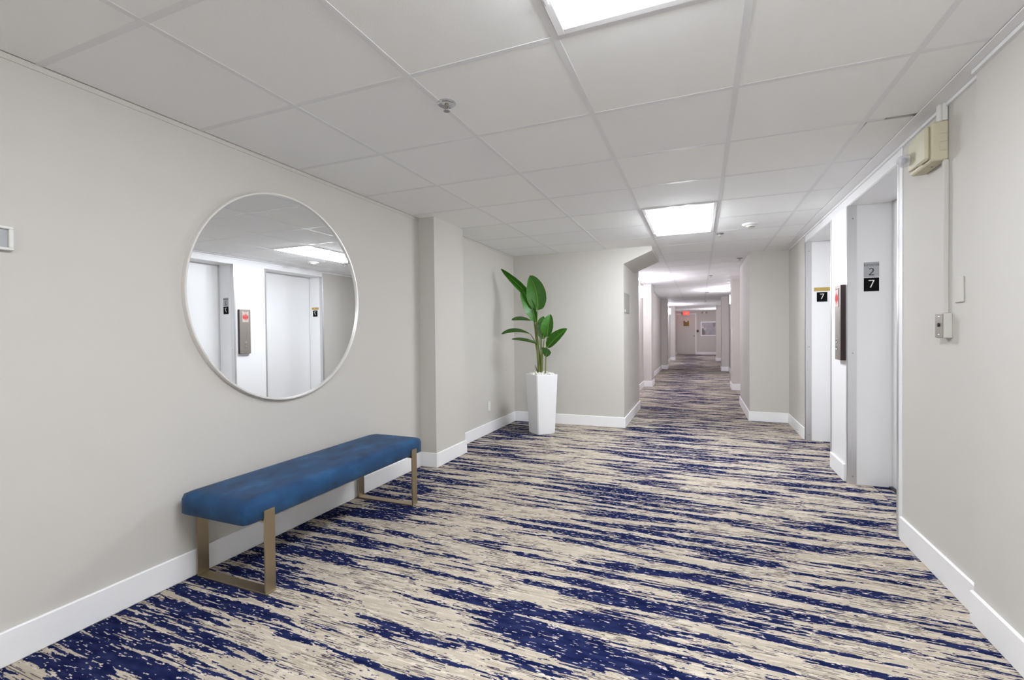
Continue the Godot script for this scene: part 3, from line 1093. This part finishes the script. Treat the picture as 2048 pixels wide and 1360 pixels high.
	put("plate", box_mesh(Vector3(-0.007, -0.056, -0.034), Vector3(0, 0.056, 0.034), 0.003), M.wall_paint, o)


func _lamp_head() -> ArrayMesh:
	var st := begin()
	lathe(st, [Vector2(0.02, -0.022), Vector2(0.03, -0.01), Vector2(0.031, 0.01), Vector2(0.022, 0.026), Vector2(0.012, 0.032), Vector2(0.0, 0.033)], 24, Transform3D(Basis(Vector3.BACK, PI / 2), Vector3.ZERO))
	return st.commit()


# ---------------------------------------------------------------- far corridor
func sconce(x: float, y: float, z: float, into: float, label: String) -> void:
	var o := thing("wall_sconce", label, "wall sconce", Vector3(x, y, -z))
	put("back_plate", box_mesh(Vector3(0, -0.06, -0.04), Vector3(into * 0.012, 0.06, 0.04), 0.002), M.steel, o)
	put("arm", box_mesh(Vector3(into * 0.012, -0.012, -0.012), Vector3(into * 0.03, 0.012, 0.012), 0.002), M.steel, o)
	var st := begin()
	lathe(st, [Vector2(0.0, -0.11), Vector2(0.042, -0.11), Vector2(0.045, -0.107), Vector2(0.045, 0.107), Vector2(0.042, 0.11), Vector2(0.0, 0.11)], 24)
	put("lamp_shade", st.commit(), M.sconce_shade_glow, o, Vector3(into * 0.075, 0, 0))
	var l := OmniLight3D.new()
	l.name = "lamp_light"
	l.light_energy = SCONCE_LIGHT
	l.light_color = Color(0.95, 0.94, 1.0)
	l.light_size = 0.06
	l.omni_range = 30.0
	l.omni_attenuation = 2.0
	l.shadow_enabled = true
	l.position = Vector3(into * 0.075, 0, 0)
	o.add_child(l)


func corridor_things() -> void:
	sconce(-1.135, 1.95, 9.15, 1, "glowing wall sconce in the first recess past the planter corner")

	sconce(0.785, 1.95, 12.4, -1, "glowing wall sconce behind the first pilaster past the elevators")
	sconce(-1.135, 1.95, 18.4, 1, "glowing wall sconce in the far recess on the planter side")
	sconce(0.785, 1.95, 22.8, -1, "glowing wall sconce beside the framed picture at corridor end")
	var d := setting("door_3", "white door under the red exit sign at the corridor end", "door")
	put("door_leaf", box_mesh(Vector3(-1.13, 0.01, -END + 0.03), Vector3(-0.225, 2.07, -END), 0.003), M.wall_paint, d)
	var st := begin()
	block(st, Vector3(-0.225, 0, -END + 0.045), Vector3(-0.175, 2.12, -END), 0.003)
	block(st, Vector3(-1.135, 2.07, -END + 0.045), Vector3(-0.225, 2.12, -END), 0.003)
	put("door_frame", st.commit(), M.white_trim, d)
	st = begin()
	lathe(st, [Vector2(0.028, 0.0), Vector2(0.028, 0.008), Vector2(0.012, 0.012), Vector2(0.012, 0.04), Vector2(0.028, 0.05), Vector2(0.03, 0.065), Vector2(0.02, 0.078), Vector2(0.0, 0.08)], 20, Transform3D(Basis(Vector3.RIGHT, PI / 2), Vector3(-0.285, 0.97, -END + 0.03)))
	put("door_knob", st.commit(), M.steel, d)
	var o := thing("door_plaque", "dark gold square plaque on the door at the corridor end", "sign", Vector3(-0.66, 1.605, -END + 0.03))
	put("plate", box_mesh(Vector3(-0.135, -0.135, 0), Vector3(0.135, 0.135, 0.006), 0.001), paint("dark_gold", rgb(112, 88, 34), 0.35, 0.5), o)
	put("white_patch", box_mesh(Vector3(-0.05, 0.085, 0.006), Vector3(0.05, 0.13, 0.008)), M.sign_white, o)
	o = thing("exit_sign", "lit red exit sign at the ceiling over the corridor end door", "exit sign", Vector3(-0.66, 2.12, -END + 0.16))
	put("housing", box_mesh(Vector3(-0.17, -0.09, -0.05), Vector3(0.15, 0.085, 0.0), 0.004), M.sign_grey, o)
	put("sign_face", box_mesh(Vector3(-0.15, -0.08, 0.0), Vector3(0.145, 0.075, 0.004)), M.exit_sign_glow, o)
	put("lettering", text_mesh("EXIT", 0.13), M.sign_white, o, Vector3(0, 0, 0.005))
	var l := OmniLight3D.new()
	l.name = "lamp_light"
	l.light_energy = 0.02
	l.light_color = Color(1, 0.25, 0.2)
	l.omni_range = 10.0
	l.omni_attenuation = 2.0
	l.light_size = 0.05
	l.shadow_enabled = true
	l.position = Vector3(0, 0, 0.06)
	o.add_child(l)
	o = thing("emergency_light", "twin-headed emergency lamp under the ceiling over the framed picture", "emergency light", Vector3(0.21, 2.14, -END))
	put("housing", box_mesh(Vector3(-0.06, -0.03, 0), Vector3(0.06, 0.05, 0.06), 0.004), M.white_plastic, o)
	for s in [-1, 1]:
		st = begin()
		lathe(st, [Vector2(0.03, 0.0), Vector2(0.05, 0.04), Vector2(0.045, 0.045), Vector2(0.0, 0.03)], 20, Transform3D(Basis(Vector3.RIGHT, PI / 2), Vector3(s * 0.095, 0.0, 0.04)))
		put("lamp_head", st.commit(), M.steel, o)
	o = thing("framed_picture", "white framed picture with dark and red shapes at corridor end", "picture", Vector3(0.41, 1.32, -END))
	st = begin()
	for s in [-1, 1]:
		block(st, Vector3(-0.38, s * 0.37, 0), Vector3(0.38, s * 0.315, 0.03), 0.003)
		block(st, Vector3(s * 0.38, -0.315, 0), Vector3(s * 0.325, 0.315, 0.03), 0.003)
	put("frame", st.commit(), M.white_trim, o)
	put("print", box_mesh(Vector3(-0.325, -0.315, 0), Vector3(0.325, 0.315, 0.008)), M.print_art, o)
	put("glass", box_mesh(Vector3(-0.325, -0.315, 0.012), Vector3(0.325, 0.315, 0.015)), M.picture_glass, o)
	o = thing("pull_station", "small dark red box on the wall between door and picture", "fire pull station", Vector3(-0.11, 1.21, -END))
	put("box", box_mesh(Vector3(-0.05, -0.065, 0), Vector3(0.05, 0.065, 0.045), 0.005), paint("oxblood", rgb(112, 58, 48), 0.5), o)
	put("handle", box_mesh(Vector3(-0.035, -0.01, 0.045), Vector3(0.035, 0.015, 0.055), 0.003), M.dark_metal, o)


# abstract print: grey ground with a dark and a red patch low at one side and white spots
func print_texture() -> ImageTexture:
	var im := Image.create(128, 128, false, Image.FORMAT_RGB8)
	var n := noise(77, 0.03, 4)
	for y in 128:
		for x in 128:
			var k := n.get_noise_2d(x, y)
			var c := rgb(166, 162, 164).lerp(rgb(190, 186, 188), clampf(k + 0.5, 0, 1))
			if x < 30 and y > 62 - 20 * k: c = rgb(58, 40, 44)
			if x < 34 and y > 96 + 16 * k: c = rgb(116, 40, 42)
			if Vector2(x - 12, (y - 48) * 0.7).length() < 8 or Vector2(x - 30, (y - 66) * 0.8).length() < 8: c = rgb(236, 234, 236)
			if x > 104 and y > 6 and y < 44 + 24 * k: c = rgb(120, 112, 116)
			im.set_pixel(x, y, c)
	return ImageTexture.create_from_image(im)


func _ready() -> void:
	rng.seed = 7
	camera_and_light()
	materials()
	var art := paint("print_art", Color.WHITE, 0.5)
	art.albedo_texture = print_texture()
	art.uv1_scale = Vector3(1.5, -1.55, 1)
	art.uv1_offset = Vector3(0.5, 0.5, 0)
	shell()
	ceiling()
	elevators()
	ceiling_things()
	mirror()
	bench()
	planter_and_plant()
	wall_things()
	corridor_things()
